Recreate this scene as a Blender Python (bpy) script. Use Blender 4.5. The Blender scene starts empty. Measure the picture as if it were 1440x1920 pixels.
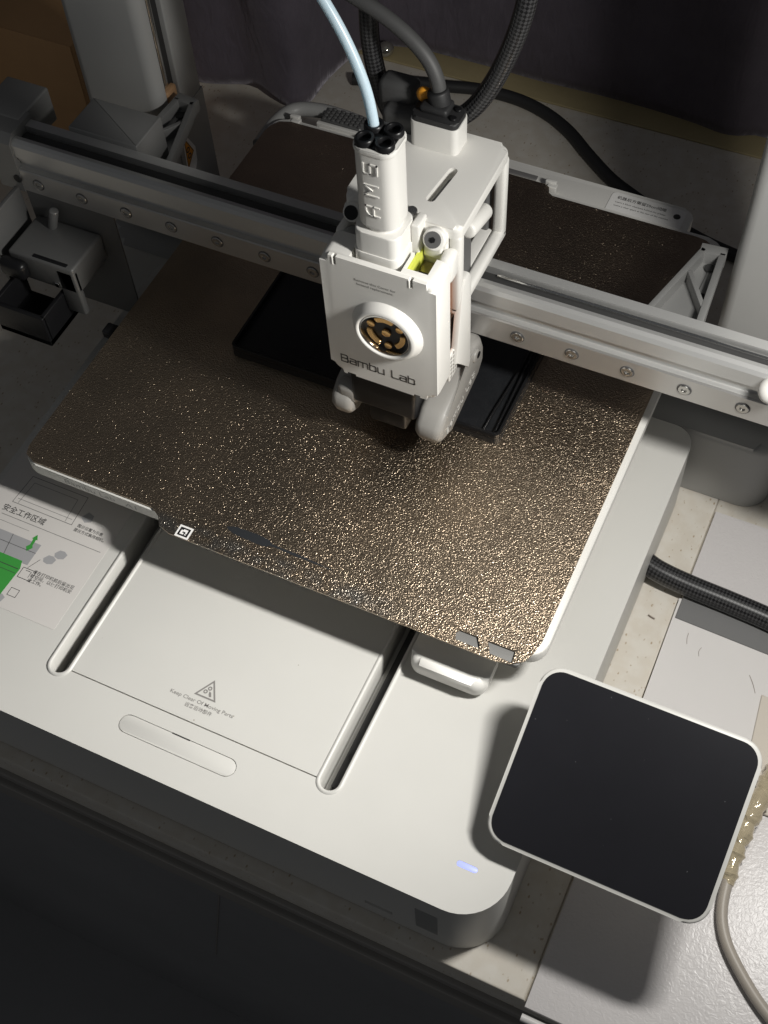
import bpy, bmesh, math, random
from mathutils import Vector, Matrix, Euler
random.seed(7)
S = 0.001          # all coordinates below are millimetres; z = 0 is the top of the build plate
ZT = 82.0          # the table top lies 82 mm below it and becomes world z = 0
PI = math.pi
scene = bpy.context.scene
COL = scene.collection
def V(x, y, z): return Vector((x * S, y * S, (z + ZT) * S))

# ------------------------------------------------------------------ camera
CAM_R = [[0.9054623, 0.4222056, -0.0433646], [0.3319486, -0.7681329, -0.5475235], [-0.2644773, 0.481367, -0.8356659]]
CAM_P = [191.258, -362.962, 476.081]
cam = bpy.data.cameras.new('camera'); cam.sensor_fit = 'HORIZONTAL'; cam.sensor_width = 36.0
cam.lens = 59.7643; cam.clip_start = 0.01; cam.clip_end = 50
co = bpy.data.objects.new('camera', cam); COL.objects.link(co)
r_, d_, f_ = [Vector(v) for v in CAM_R]
m3 = Matrix((r_, -d_, -f_)).transposed()
co.matrix_world = Matrix.Translation(V(*CAM_P)) @ m3.to_4x4()
scene.camera = co

# ------------------------------------------------------------------ light
w = bpy.data.worlds.new('World'); scene.world = w; w.use_nodes = True
bg = w.node_tree.nodes['Background']; bg.inputs[0].default_value = (0.95, 0.97, 1.0, 1); bg.inputs[1].default_value = 0.062
LAMP_P = (250, -99, 262)
def lamp(name, aim, power, sx, sy, spread):
    la = bpy.data.lights.new(name, 'AREA'); la.shape = 'RECTANGLE'; la.size = sx; la.size_y = sy; la.spread = math.radians(spread)
    la.energy = power; la.color = (1.0, 0.98, 0.935)
    lo = bpy.data.objects.new(name, la); COL.objects.link(lo); lo.location = V(*LAMP_P)
    zax = (V(*LAMP_P) - V(*aim)).normalized(); yax = Vector((0, 1, 0)); xax = yax.cross(zax).normalized(); yax = zax.cross(xax)
    lo.rotation_euler = Matrix((xax, yax, zax)).transposed().to_euler()
lamp('desk_lamp_down', (130, -102, 25), 0.88, 0.055, 0.022, 180)      # clip-on lamp out of frame at the right, facing down
lamp('front_left_fill', (-110, -250, -30), 0.23, 0.050, 0.022, 66)      # added fill at the same spot, brightens the front left of the base

vs = scene.view_settings
vs.view_transform = 'Standard'; vs.look = 'None'; vs.exposure = 0.10; vs.gamma = 1.0; vs.use_curve_mapping = False
scene.cycles.use_denoising = True; scene.cycles.denoiser = 'OPENIMAGEDENOISE'; scene.cycles.denoising_prefilter = 'NONE'
scene.cycles.max_bounces = 8

# ------------------------------------------------------------------ materials
def nd(nt, t, **kw):
    n = nt.nodes.new(t)
    for k, v in kw.items(): setattr(n, k, v)
    return n
def mat(name, col, rough=0.5, metal=0.0, spec=0.5, var=0.0, vscale=60, bump=0.0, bscale=900, rvar=0.0, sheen=0, trans=0, coat=0, emit=None, sub=0):
    m = bpy.data.materials.new(name); m.use_nodes = True
    nt = m.node_tree; b = nt.nodes['Principled BSDF']
    b.inputs['Base Color'].default_value = (*col, 1); b.inputs['Roughness'].default_value = rough
    b.inputs['Metallic'].default_value = metal; b.inputs['Specular IOR Level'].default_value = spec
    if sheen: b.inputs['Sheen Weight'].default_value = sheen; b.inputs['Sheen Roughness'].default_value = 0.4
    if trans: b.inputs['Transmission Weight'].default_value = trans
    if coat: b.inputs['Coat Weight'].default_value = coat
    if sub:
        b.inputs['Subsurface Weight'].default_value = sub; b.inputs['Subsurface Radius'].default_value = (0.003, 0.003, 0.003); b.inputs['Subsurface Scale'].default_value = 1.0
    if emit: b.inputs['Emission Color'].default_value = (*emit[0], 1); b.inputs['Emission Strength'].default_value = emit[1]
    L = nt.links.new
    tc = nd(nt, 'ShaderNodeTexCoord')
    if var or rvar:
        n = nd(nt, 'ShaderNodeTexNoise'); n.inputs['Scale'].default_value = vscale; n.inputs['Detail'].default_value = 6; n.inputs['Roughness'].default_value = 0.65
        L(tc.outputs['Object'], n.inputs['Vector'])
        if var:
            mx = nd(nt, 'ShaderNodeMix', data_type='RGBA')
            mx.inputs[6].default_value = (*[c * (1 - var) for c in col], 1); mx.inputs[7].default_value = (*[min(1, c * (1 + var)) for c in col], 1)
            L(n.outputs['Fac'], mx.inputs[0]); L(mx.outputs[2], b.inputs['Base Color'])
        if rvar:
            mr = nd(nt, 'ShaderNodeMapRange'); mr.inputs[3].default_value = max(0.02, rough - rvar); mr.inputs[4].default_value = rough + rvar
            mr.inputs[1].default_value = 0.3; mr.inputs[2].default_value = 0.7
            L(n.outputs['Fac'], mr.inputs[0]); L(mr.outputs[0], b.inputs['Roughness'])
    if bump:
        n2 = nd(nt, 'ShaderNodeTexNoise'); n2.inputs['Scale'].default_value = bscale; n2.inputs['Detail'].default_value = 3
        L(tc.outputs['Object'], n2.inputs['Vector'])
        bp = nd(nt, 'ShaderNodeBump'); bp.inputs['Strength'].default_value = bump; bp.inputs['Distance'].default_value = 0.0004
        L(n2.outputs['Fac'], bp.inputs['Height']); L(bp.outputs[0], b.inputs['Normal'])
    return m
def specks(m, scale, thr, col, keep=0.35, rough=None):
    """sparse dust specks of their own colour mixed over a material"""
    nt = m.node_tree; b = nt.nodes['Principled BSDF']; L = nt.links.new
    tc = nd(nt, 'ShaderNodeTexCoord'); v = nd(nt, 'ShaderNodeTexVoronoi'); v.inputs['Scale'].default_value = scale; L(tc.outputs['Object'], v.inputs['Vector'])
    a = nd(nt, 'ShaderNodeMath', operation='LESS_THAN'); a.inputs[1].default_value = thr; L(v.outputs['Distance'], a.inputs[0])
    sp = nd(nt, 'ShaderNodeSeparateColor'); L(v.outputs['Color'], sp.inputs[0])
    c = nd(nt, 'ShaderNodeMath', operation='LESS_THAN'); c.inputs[1].default_value = keep; L(sp.outputs[0], c.inputs[0])
    k = nd(nt, 'ShaderNodeMath', operation='MULTIPLY'); L(a.outputs[0], k.inputs[0]); L(c.outputs[0], k.inputs[1])
    mx = nd(nt, 'ShaderNodeMix', data_type='RGBA'); L(k.outputs[0], mx.inputs[0]); mx.inputs[7].default_value = (*col, 1)
    src = b.inputs['Base Color']
    if src.is_linked: L(src.links[0].from_socket, mx.inputs[6])
    else: mx.inputs[6].default_value = src.default_value
    L(mx.outputs[2], src)
MT = {}
MT['base'] = mat('base_plastic', (0.60, 0.592, 0.562), 0.42, var=0.03, vscale=25, bump=0.05, bscale=2500, rvar=0.06)
MT['head'] = mat('head_plastic', (0.77, 0.758, 0.722), 0.40, var=0.02, vscale=40, bump=0.05, bscale=2500)
MT['duct'] = mat('grey_plastic', (0.34, 0.33, 0.31), 0.38, var=0.03, bump=0.05, bscale=2500)
MT['grey'] = mat('column_grey', (0.36, 0.36, 0.352), 0.42, var=0.03, bump=0.12, bscale=3000)
MT['dgrey'] = mat('dark_grey_plastic', (0.11, 0.11, 0.11), 0.5, var=0.05, bump=0.05)
MT['alu'] = mat('anodised_aluminium', (0.63, 0.63, 0.62), 0.34, metal=0.65)
MT['steel'] = mat('ground_steel', (0.56, 0.55, 0.535), 0.32, metal=0.75, var=0.03, vscale=40)
MT['cast'] = mat('cast_grey', (0.27, 0.27, 0.265), 0.42, metal=0.4, var=0.05, bump=0.1, bscale=2500)
MT['wiper'] = mat('dark_painted_metal', (0.15, 0.15, 0.147), 0.42, metal=0.2, var=0.05, bump=0.08, bscale=2500)
MT['belt'] = mat('black_belt', (0.03, 0.03, 0.03), 0.5)
MT['strip'] = mat('grey_strip', (0.17, 0.17, 0.17), 0.45)
MT['lip'] = mat('grey_lip', (0.17, 0.168, 0.162), 0.5)
MT['rating'] = mat('rating_print', (0.30, 0.30, 0.29), 0.5)
MT['screw'] = mat('screw_steel', (0.55, 0.54, 0.52), 0.25, metal=1.0)
MT['black'] = mat('black_plastic', (0.010, 0.010, 0.011), 0.35, spec=0.35, var=0.1)
MT['rubber'] = mat('black_rubber', (0.022, 0.022, 0.023), 0.55, bump=0.1)
MT['cable'] = mat('dark_grey_cable', (0.075, 0.075, 0.075), 0.55, var=0.1, vscale=200)
MT['dark'] = mat('dark_recess', (0.02, 0.02, 0.02), 0.6)
MT['rail'] = mat('slot_rail', (0.035, 0.035, 0.036), 0.4, var=0.1)
MT['print'] = mat('black_print', (0.016, 0.017, 0.019), 0.36, var=0.25, vscale=120, bump=0.25, bscale=1500, rvar=0.1)
MT['wall'] = mat('print_edge', (0.013, 0.013, 0.014), 0.22, bump=0.3, bscale=900)
MT['glass'] = mat('screen_glass', (0.012, 0.012, 0.015), 0.28, var=0.2, vscale=30)
MT['ink'] = mat('grey_ink', (0.23, 0.22, 0.21), 0.5)
MT['inkdark'] = mat('dark_ink', (0.05, 0.05, 0.05), 0.5)
MT['inkhead'] = mat('logo_ink', (0.10, 0.095, 0.09), 0.35)
MT['inkpale'] = mat('pale_ink', (0.60, 0.59, 0.56), 0.5)
MT['inkmid'] = mat('mid_ink', (0.42, 0.42, 0.41), 0.5)
MT['green'] = mat('green_print', (0.05, 0.31, 0.055), 0.45)
MT['lgrey'] = mat('grey_print', (0.36, 0.36, 0.37), 0.5)
MT['film'] = mat('sticker_film', (0.64, 0.615, 0.59), 0.36, var=0.02)
MT['label'] = mat('white_label', (0.86, 0.85, 0.83), 0.4)
MT['orange'] = mat('orange_label', (0.85, 0.36, 0.03), 0.4)
MT['gold'] = mat('gold_plate', (0.80, 0.50, 0.20), 0.25, metal=0.8)
MT['chrome'] = mat('chrome', (0.75, 0.75, 0.74), 0.12, metal=1.0)
MT['copper'] = mat('copper_block', (0.50, 0.20, 0.09), 0.3, metal=0.8)
MT['yellow'] = mat('yellow_green_plastic', (0.62, 0.66, 0.10), 0.45)
MT['tube'] = mat('tube_ptfe', (0.66, 0.83, 1.0), 0.28, spec=0.6, sub=0.6)
MT['card'] = mat('cardboard', (0.58, 0.34, 0.16), 0.7, var=0.15, vscale=20, bump=0.1)
MT['led'] = mat('led_light', (0.22, 0.26, 0.55), 0.4, emit=((0.42, 0.46, 1.0), 0.75))
MT['greycord'] = mat('beige_grey_cord', (0.40, 0.36, 0.31), 0.45, var=0.08, vscale=150)
MT['floor'] = mat('dark_floor', (0.24, 0.24, 0.245), 0.6, var=0.3, vscale=3)
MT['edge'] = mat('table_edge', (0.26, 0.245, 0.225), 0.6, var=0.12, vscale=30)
MT['wood'] = mat('yellowed_strip', (0.40, 0.33, 0.18), 0.6, var=0.2, vscale=25)
MT['ball'] = mat('glass_bead', (0.5, 0.48, 0.42), 0.08, metal=0.8)
MT['fibre'] = mat('dark_fibre', (0.28, 0.23, 0.2), 0.6)
MT['sheet'] = mat('white_sheet', (0.70, 0.68, 0.665), 0.38, var=0.02, vscale=18, bump=0.05, bscale=700, rvar=0.08)
MT['card2'] = mat('cream_sheet', (0.60, 0.55, 0.48), 0.5, var=0.03)

specks(MT['base'], 70, 0.022, (0.33, 0.29, 0.24), 0.3)
specks(MT['glass'], 240, 0.055, (0.07, 0.07, 0.075), 0.3)
specks(MT['sheet'], 80, 0.02, (0.4, 0.3, 0.25), 0.3)
def mat_mat():          # crinkled glossy white desk mat
    m = mat('white_desk_mat', (0.67, 0.645, 0.64), 0.34, var=0.03, vscale=30)
    nt = m.node_tree; b = nt.nodes['Principled BSDF']; L = nt.links.new
    tc = nd(nt, 'ShaderNodeTexCoord')
    n = nd(nt, 'ShaderNodeTexNoise'); n.inputs['Scale'].default_value = 420; n.inputs['Detail'].default_value = 2; n.inputs['Distortion'].default_value = 1.2
    L(tc.outputs['Object'], n.inputs['Vector'])
    bp = nd(nt, 'ShaderNodeBump'); bp.inputs['Strength'].default_value = 0.22; bp.inputs['Distance'].default_value = 0.0008
    L(n.outputs['Fac'], bp.inputs['Height']); L(bp.outputs[0], b.inputs['Normal'])
    return m
MT['mat'] = mat_mat()

def mat_table():        # speckled cream laminate
    m = mat('speckled_laminate', (0.60, 0.54, 0.46), 0.5)
    nt = m.node_tree; b = nt.nodes['Principled BSDF']; L = nt.links.new
    tc = nd(nt, 'ShaderNodeTexCoord'); mp = nd(nt, 'ShaderNodeMapping'); mp.inputs['Scale'].default_value = (1, 0.55, 1); mp.inputs['Rotation'].default_value = (0, 0, 0.5)
    L(tc.outputs['Object'], mp.inputs[0])
    v = nd(nt, 'ShaderNodeTexVoronoi'); v.inputs['Scale'].default_value = 420; L(mp.outputs[0], v.inputs['Vector'])
    r = nd(nt, 'ShaderNodeValToRGB'); r.color_ramp.elements[0].position = 0.12; r.color_ramp.elements[1].position = 0.24
    r.color_ramp.elements[0].color = (0.62, 0.52, 0.40, 1); r.color_ramp.elements[1].color = (1, 1, 1, 1)
    L(v.outputs['Distance'], r.inputs[0])
    n = nd(nt, 'ShaderNodeTexNoise'); n.inputs['Scale'].default_value = 120; n.inputs['Detail'].default_value = 5; L(tc.outputs['Object'], n.inputs['Vector'])
    r2 = nd(nt, 'ShaderNodeValToRGB'); r2.color_ramp.elements[0].position = 0.42; r2.color_ramp.elements[1].position = 0.62
    r2.color_ramp.elements[0].color = (0.62, 0.575, 0.50, 1); r2.color_ramp.elements[1].color = (0.66, 0.625, 0.56, 1)
    L(n.outputs['Fac'], r2.inputs[0])
    n3 = nd(nt, 'ShaderNodeTexNoise'); n3.inputs['Scale'].default_value = 300; L(tc.outputs['Object'], n3.inputs['Vector'])
    r3 = nd(nt, 'ShaderNodeValToRGB'); r3.color_ramp.elements[0].position = 0.48; r3.color_ramp.elements[1].position = 0.56; L(n3.outputs['Fac'], r3.inputs[0])
    mx = nd(nt, 'ShaderNodeMix', data_type='RGBA', blend_type='MULTIPLY'); L(r3.outputs[0], mx.inputs[0]); L(r2.outputs[0], mx.inputs[6]); L(r.outputs[0], mx.inputs[7])
    L(mx.outputs[2], b.inputs['Base Color'])
    return m
MT['table'] = mat_table()

def mat_pei():          # rough gold-brown powder coated steel sheet; a bare streak and a worn front strip
    m = mat('textured_sheet', (0.3, 0.23, 0.17), 0.24, metal=0.85)
    nt = m.node_tree; b = nt.nodes['Principled BSDF']; L = nt.links.new
    tc = nd(nt, 'ShaderNodeTexCoord')
    n = nd(nt, 'ShaderNodeTexNoise'); n.inputs['Scale'].default_value = 1420; n.inputs['Detail'].default_value = 1.2; n.inputs['Roughness'].default_value = 0.6; n.inputs['Distortion'].default_value = 0.6
    L(tc.outputs['Object'], n.inputs['Vector'])
    bp = nd(nt, 'ShaderNodeBump'); bp.inputs['Strength'].default_value = 1.0; bp.inputs['Distance'].default_value = 0.00038
    L(n.outputs['Fac'], bp.inputs['Height'])
    # colour: patchy brown
    n2 = nd(nt, 'ShaderNodeTexNoise'); n2.inputs['Scale'].default_value = 24; n2.inputs['Detail'].default_value = 4; L(tc.outputs['Object'], n2.inputs['Vector'])
    cr = nd(nt, 'ShaderNodeValToRGB'); cr.color_ramp.elements[0].position = 0.3; cr.color_ramp.elements[1].position = 0.75
    cr.color_ramp.elements[0].color = (0.40, 0.325, 0.245, 1); cr.color_ramp.elements[1].color = (0.56, 0.44, 0.32, 1)
    L(n2.outputs['Fac'], cr.inputs[0])
    # bare streak mask in object space (metres, plate coordinates)
    sx = nd(nt, 'ShaderNodeSeparateXYZ'); L(tc.outputs['Object'], sx.inputs[0])
    def math_(op, a, c=None):
        q = nd(nt, 'ShaderNodeMath', operation=op)
        for i, v in enumerate((a, c)):
            if v is None: continue
            if isinstance(v, (int, float)): q.inputs[i].default_value = v
            else: L(v, q.inputs[i])
        return q.outputs[0]
    n4 = nd(nt, 'ShaderNodeTexNoise'); n4.inputs['Scale'].default_value = 260; n4.inputs['Detail'].default_value = 3; L(tc.outputs['Object'], n4.inputs['Vector'])
    # streak: centre line from (-20,-124) to (27,-125.2); half width 1.7 mm on the left third, then 0.35 mm in two lines
    x = sx.outputs['X']; y = sx.outputs['Y']
    yc = math_('ADD', math_('MULTIPLY', x, -0.026), -0.1242 + PLATE_OY)
    dy = math_('ABSOLUTE', math_('SUBTRACT', y, yc))
    jit = math_('MULTIPLY', math_('SUBTRACT', n4.outputs['Fac'], 0.5), 0.0007)
    hw = nd(nt, 'ShaderNodeFloatCurve')
    c = hw.mapping.curves[0]
    pts = [(0.0, 0.0), (0.03, 0.45), (0.12, 0.9), (0.30, 1.0), (0.40, 0.75), (0.43, 0.30), (0.7, 0.26), (1.0, 0.14)]
    c.points[0].location = pts[0]; c.points[1].location = pts[-1]
    for q in pts[1:-1]: c.points.new(*q)
    hw.mapping.update()
    t = math_('DIVIDE', math_('SUBTRACT', x, -0.0205), 0.053)
    L(t, hw.inputs['Value'])
    half = math_('MULTIPLY', hw.outputs[0], 0.0022)
    inside = math_('LESS_THAN', math_('ADD', dy, jit), half)
    inx = math_('MULTIPLY', math_('GREATER_THAN', t, 0.0), math_('LESS_THAN', t, 1.0))
    streak = math_('MULTIPLY', inside, inx)
    # worn pale strip near the front tab edge
    wy = nd(nt, 'ShaderNodeMapRange', interpolation_type='SMOOTHSTEP'); wy.inputs[1].default_value = -0.1262 + PLATE_OY; wy.inputs[2].default_value = -0.1315 + PLATE_OY; L(y, wy.inputs[0])
    wx = nd(nt, 'ShaderNodeMapRange', interpolation_type='SMOOTHSTEP'); wx.inputs[1].default_value = 0.085; wx.inputs[2].default_value = 0.045; L(x, wx.inputs[0])
    n5 = nd(nt, 'ShaderNodeTexNoise'); n5.inputs['Scale'].default_value = 110; n5.inputs['Detail'].default_value = 4; L(tc.outputs['Object'], n5.inputs['Vector'])
    wn = nd(nt, 'ShaderNodeMapRange'); wn.inputs[1].default_value = 0.40; wn.inputs[2].default_value = 0.62; L(n5.outputs['Fac'], wn.inputs[0])
    worn = math_('MULTIPLY', math_('MULTIPLY', wy.outputs[0], wx.outputs[0]), wn.outputs[0])
    m1 = nd(nt, 'ShaderNodeMix', data_type='RGBA'); L(worn, m1.inputs[0]); L(cr.outputs[0], m1.inputs[6]); m1.inputs[7].default_value = (0.40, 0.365, 0.32, 1)
    m2 = nd(nt, 'ShaderNodeMix', data_type='RGBA'); L(streak, m2.inputs[0]); L(m1.outputs[2], m2.inputs[6]); m2.inputs[7].default_value = (0.016, 0.018, 0.021, 1)
    L(m2.outputs[2], b.inputs['Base Color'])
    L(math_('MULTIPLY', math_('SUBTRACT', 1.0, streak), 1.0), b.inputs['Metallic'])
    L(math_('ADD', math_('MULTIPLY', streak, 0.25), 0.30), b.inputs['Roughness'])
    L(math_('ADD', math_('MULTIPLY', streak, -0.95), 1.0), bp.inputs['Strength'])
    L(bp.outputs[0], b.inputs['Normal'])
    return m
PLATE_OY = 0.0
MT['pei'] = mat_pei()

def mat_braid():        # UV based braided sleeve
    m = mat('braided_sleeve', (0.012, 0.012, 0.013), 0.35)
    nt = m.node_tree; b = nt.nodes['Principled BSDF']; L = nt.links.new
    uv = nd(nt, 'ShaderNodeUVMap')
    mp = nd(nt, 'ShaderNodeMapping'); mp.inputs['Rotation'].default_value = (0, 0, PI / 4); L(uv.outputs[0], mp.inputs[0])
    ch = nd(nt, 'ShaderNodeTexChecker'); ch.inputs['Scale'].default_value = 1.0
    ch.inputs[1].default_value = (1, 1, 1, 1); ch.inputs[2].default_value = (0, 0, 0, 1); L(mp.outputs[0], ch.inputs['Vector'])
    n = nd(nt, 'ShaderNodeTexNoise'); n.inputs['Scale'].default_value = 0.8; L(uv.outputs[0], n.inputs['Vector'])
    mx = nd(nt, 'ShaderNodeMix', data_type='RGBA'); L(ch.outputs['Fac'], mx.inputs[0])
    mx.inputs[6].default_value = (0.006, 0.006, 0.007, 1); mx.inputs[7].default_value = (0.045, 0.045, 0.047, 1); L(mx.outputs[2], b.inputs['Base Color'])
    bp = nd(nt, 'ShaderNodeBump'); bp.inputs['Strength'].default_value = 0.8; bp.inputs['Distance'].default_value = 0.0006
    L(ch.outputs['Fac'], bp.inputs['Height']); L(bp.outputs[0], b.inputs['Normal'])
    return m
MT['braid'] = mat_braid()

def mat_foil():         # crumpled clear-gold tape
    m = mat('clear_tape', (0.56, 0.48, 0.33), 0.12, metal=0.25, coat=0.8)
    nt = m.node_tree; b = nt.nodes['Principled BSDF']; L = nt.links.new
    tc = nd(nt, 'ShaderNodeTexCoord')
    n = nd(nt, 'ShaderNodeTexNoise'); n.inputs['Scale'].default_value = 150; n.inputs['Detail'].default_value = 2; n.inputs['Distortion'].default_value = 1.0
    L(tc.outputs['Object'], n.inputs['Vector'])
    bp = nd(nt, 'ShaderNodeBump'); bp.inputs['Strength'].default_value = 0.9; bp.inputs['Distance'].default_value = 0.0018
    L(n.outputs['Fac'], bp.inputs['Height']); L(bp.outputs[0], b.inputs['Normal'])
    return m
MT['foil'] = mat_foil()

def mat_curtain():
    m = mat('dark_velvet', (0.115, 0.100, 0.122), 0.75, spec=0.35, sheen=0.35, var=0.4, vscale=26)
    nt = m.node_tree; b = nt.nodes['Principled BSDF']; L = nt.links.new
    tc = nd(nt, 'ShaderNodeTexCoord'); mp = nd(nt, 'ShaderNodeMapping'); mp.inputs['Scale'].default_value = (1, 1, 0.35); L(tc.outputs['Object'], mp.inputs[0])
    n = nd(nt, 'ShaderNodeTexNoise'); n.inputs['Scale'].default_value = 140; n.inputs['Detail'].default_value = 5; n.inputs['Distortion'].default_value = 0.8; L(mp.outputs[0], n.inputs['Vector'])
    bp = nd(nt, 'ShaderNodeBump'); bp.inputs['Strength'].default_value = 0.5; bp.inputs['Distance'].default_value = 0.003
    L(n.outputs['Fac'], bp.inputs['Height']); L(bp.outputs[0], b.inputs['Normal'])
    b.inputs['Sheen Tint'].default_value = (0.9, 0.85, 0.95, 1)
    return m
MT['curtain'] = mat_curtain()

# ------------------------------------------------------------------ mesh helpers
def arc_rect(x0, x1, y0, y1, r, seg=6):
    """counter-clockwise rounded rectangle; r a number or (front-left, front-right, back-right, back-left)"""
    if not isinstance(r, (tuple, list)): r = (r,) * 4
    pts = []
    for (cx, cy, a0), q in zip(((x0, y0, PI), (x1, y0, 1.5 * PI), (x1, y1, 0), (x0, y1, .5 * PI)), r):
        sx = 1 if cx == x0 else -1; sy = 1 if cy == y0 else -1
        if q <= 0: pts.append((cx, cy)); continue
        for i in range(seg + 1):
            a = a0 + .5 * PI * i / seg
            pts.append((cx + sx * q + q * math.cos(a), cy + sy * q + q * math.sin(a)))
    return pts
def stadium(ax, ay, bx, by, r, seg=10):
    d = math.atan2(by - ay, bx - ax); pts = []
    for i in range(seg + 1):
        a = d - PI / 2 + PI * i / seg; pts.append((bx + r * math.cos(a), by + r * math.sin(a)))
    for i in range(seg + 1):
        a = d + PI / 2 + PI * i / seg; pts.append((ax + r * math.cos(a), ay + r * math.sin(a)))
    return pts
class B:
    def __init__(s): s.bm = bmesh.new(); s.uv = None
    def merge(s, t, mtx=None):
        if mtx is not None: bmesh.ops.transform(t, matrix=mtx, verts=t.verts)
        me = bpy.data.meshes.new('tmp'); t.to_mesh(me); t.free(); s.bm.from_mesh(me); bpy.data.meshes.remove(me); return s
    def box(s, x0, x1, y0, y1, z0, z1, r=0, seg=3, mtx=None):
        t = bmesh.new(); bmesh.ops.create_cube(t, size=1)
        for v in t.verts: v.co = Vector((x0 + (v.co.x + .5) * (x1 - x0), y0 + (v.co.y + .5) * (y1 - y0), z0 + (v.co.z + .5) * (z1 - z0)))
        if r: bmesh.ops.bevel(t, geom=t.edges[:], offset=min(r, .49 * min(x1 - x0, y1 - y0, z1 - z0)), segments=seg, profile=.5, affect='EDGES')
        return s.merge(t, mtx)
    def prism(s, pts, z0, z1, rt=0, rb=0, seg=3, mtx=None, plane='xy'):
        """pts counter-clockwise in xy, extruded z0..z1; plane 'xz' maps (a,b)->(x,z) with depth along -y..., 'yz' (a,b)->(y,z) depth along x"""
        t = bmesh.new()
        lo_ = [t.verts.new((a, b, z0)) for a, b in pts]; hi = [t.verts.new((a, b, z1)) for a, b in pts]
        n = len(pts)
        for i in range(n): t.faces.new((lo_[i], lo_[(i + 1) % n], hi[(i + 1) % n], hi[i]))
        ft = t.faces.new(hi); fb = t.faces.new(lo_[::-1])
        if rt: bmesh.ops.bevel(t, geom=list(ft.edges), offset=rt, segments=seg, profile=.5, affect='EDGES')
        if rb:
            fb = [f for f in t.faces if f.is_valid and all(abs(v.co.z - z0) < 1e-3 for v in f.verts)][0]
            bmesh.ops.bevel(t, geom=list(fb.edges), offset=rb, segments=seg, profile=.5, affect='EDGES')
        if plane == 'xz':
            for v in t.verts: v.co = Vector((v.co.x, -v.co.z, v.co.y))
        elif plane == 'yz':
            for v in t.verts: v.co = Vector((v.co.z, v.co.x, v.co.y))
        return s.merge(t, mtx)
    def cyl(s, p, ax, r, h, seg=24, r2=None, bev=0):
        t = bmesh.new(); bmesh.ops.create_cone(t, cap_ends=True, segments=seg, radius1=r, radius2=r if r2 is None else r2, depth=h)
        if bev:
            e = [e for e in t.edges if abs(e.verts[0].co.z - e.verts[1].co.z) < 1e-6]
            bmesh.ops.bevel(t, geom=e, offset=bev, segments=3, profile=.5, affect='EDGES')
        q = Vector((0, 0, 1)).rotation_difference(Vector(ax)).to_matrix().to_4x4()
        return s.merge(t, Matrix.Translation(p) @ q)
    def lathe(s, prof, p, ax, seg=32):
        """prof list of (r, h) revolved about ax at p"""
        t = bmesh.new(); rings = []
        for r, h in prof: rings.append([t.verts.new((r * math.cos(2 * PI * i / seg), r * math.sin(2 * PI * i / seg), h)) for i in range(seg)])
        for a, b in zip(rings, rings[1:]):
            for i in range(seg): t.faces.new((a[i], a[(i + 1) % seg], b[(i + 1) % seg], b[i]))
        q = Vector((0, 0, 1)).rotation_difference(Vector(ax)).to_matrix().to_4x4()
        return s.merge(t, Matrix.Translation(p) @ q)
    def sphere(s, p, r, sc=(1, 1, 1), u=24, v=16):
        t = bmesh.new(); bmesh.ops.create_uvsphere(t, u_segments=u, v_segments=v, radius=r)
        return s.merge(t, Matrix.Translation(p) @ Matrix.Diagonal((*sc, 1)))
    def poly(s, pts3):
        s.bm.faces.new([s.bm.verts.new(q) for q in pts3]); return s
    def tube(s, path, r, seg=14, step=4.0, uvs=None, rfun=None, flat=1.0):
        P = spline(path, step); n = len(P); t = bmesh.new(); uvl = t.loops.layers.uv.new('UVMap') if uvs else None
        T = [(P[min(i + 1, n - 1)] - P[max(i - 1, 0)]).normalized() for i in range(n)]
        nrm = T[0].orthogonal().normalized(); rings = []; dist = [0]
        for i in range(1, n): dist.append(dist[-1] + (P[i] - P[i - 1]).length)
        for i in range(n):
            if i: nrm = (T[i - 1].rotation_difference(T[i]) @ nrm); nrm = (nrm - T[i] * nrm.dot(T[i])).normalized()
            bn = T[i].cross(nrm); rr = r if rfun is None else rfun(dist[i], dist[-1])
            rings.append([t.verts.new(P[i] + nrm * rr * math.cos(2 * PI * k / seg) * (1 if rfun is None else (1 + 0.05 * math.sin(7 * k + i))) + bn * rr * flat * math.sin(2 * PI * k / seg)) for k in range(seg)])
        for i in range(n - 1):
            for k in range(seg):
                f = t.faces.new((rings[i][k], rings[i][(k + 1) % seg], rings[i + 1][(k + 1) % seg], rings[i + 1][k]))
                if uvl:
                    for lp, (a, bq) in zip(f.loops, ((dist[i], k), (dist[i], k + 1), (dist[i + 1], k + 1), (dist[i + 1], k))): lp[uvl].uv = (a * uvs[0], bq / seg * uvs[1])
        t.faces.new(rings[0][::-1]); t.faces.new(rings[-1])
        return s.merge(t)
    def done(s, name, m, parent=None, ang=35, label=None, smooth=True):
        bm = s.bm
        for v in bm.verts: v.co = Vector((v.co.x * S, v.co.y * S, (v.co.z + ZT) * S))
        bmesh.ops.recalc_face_normals(bm, faces=bm.faces)
        me = bpy.data.meshes.new(name); bm.to_mesh(me); bm.free()
        me.materials.append(MT[m] if isinstance(m, str) else m)
        if smooth:
            for p in me.polygons: p.use_smooth = True
            me.set_sharp_from_angle(angle=math.radians(ang))
        o = bpy.data.objects.new(name, me); COL.objects.link(o)
        if parent: o.parent = parent
        if label: o['label'] = label
        return o
def spline(path, step):
    P = [Vector(p) for p in path]; out = []
    Q = [2 * P[0] - P[1]] + P + [2 * P[-1] - P[-2]]
    for i in range(1, len(Q) - 2):
        a, b, c, d = Q[i - 1:i + 3]; n = max(2, int((c - b).length / step))
        for k in range(n):
            t = k / n
            out.append(.5 * ((2 * b) + (c - a) * t + (2 * a - 5 * b + 4 * c - d) * t * t + (3 * b - a - 3 * c + d) * t ** 3))
    out.append(P[-1]); return out
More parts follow.
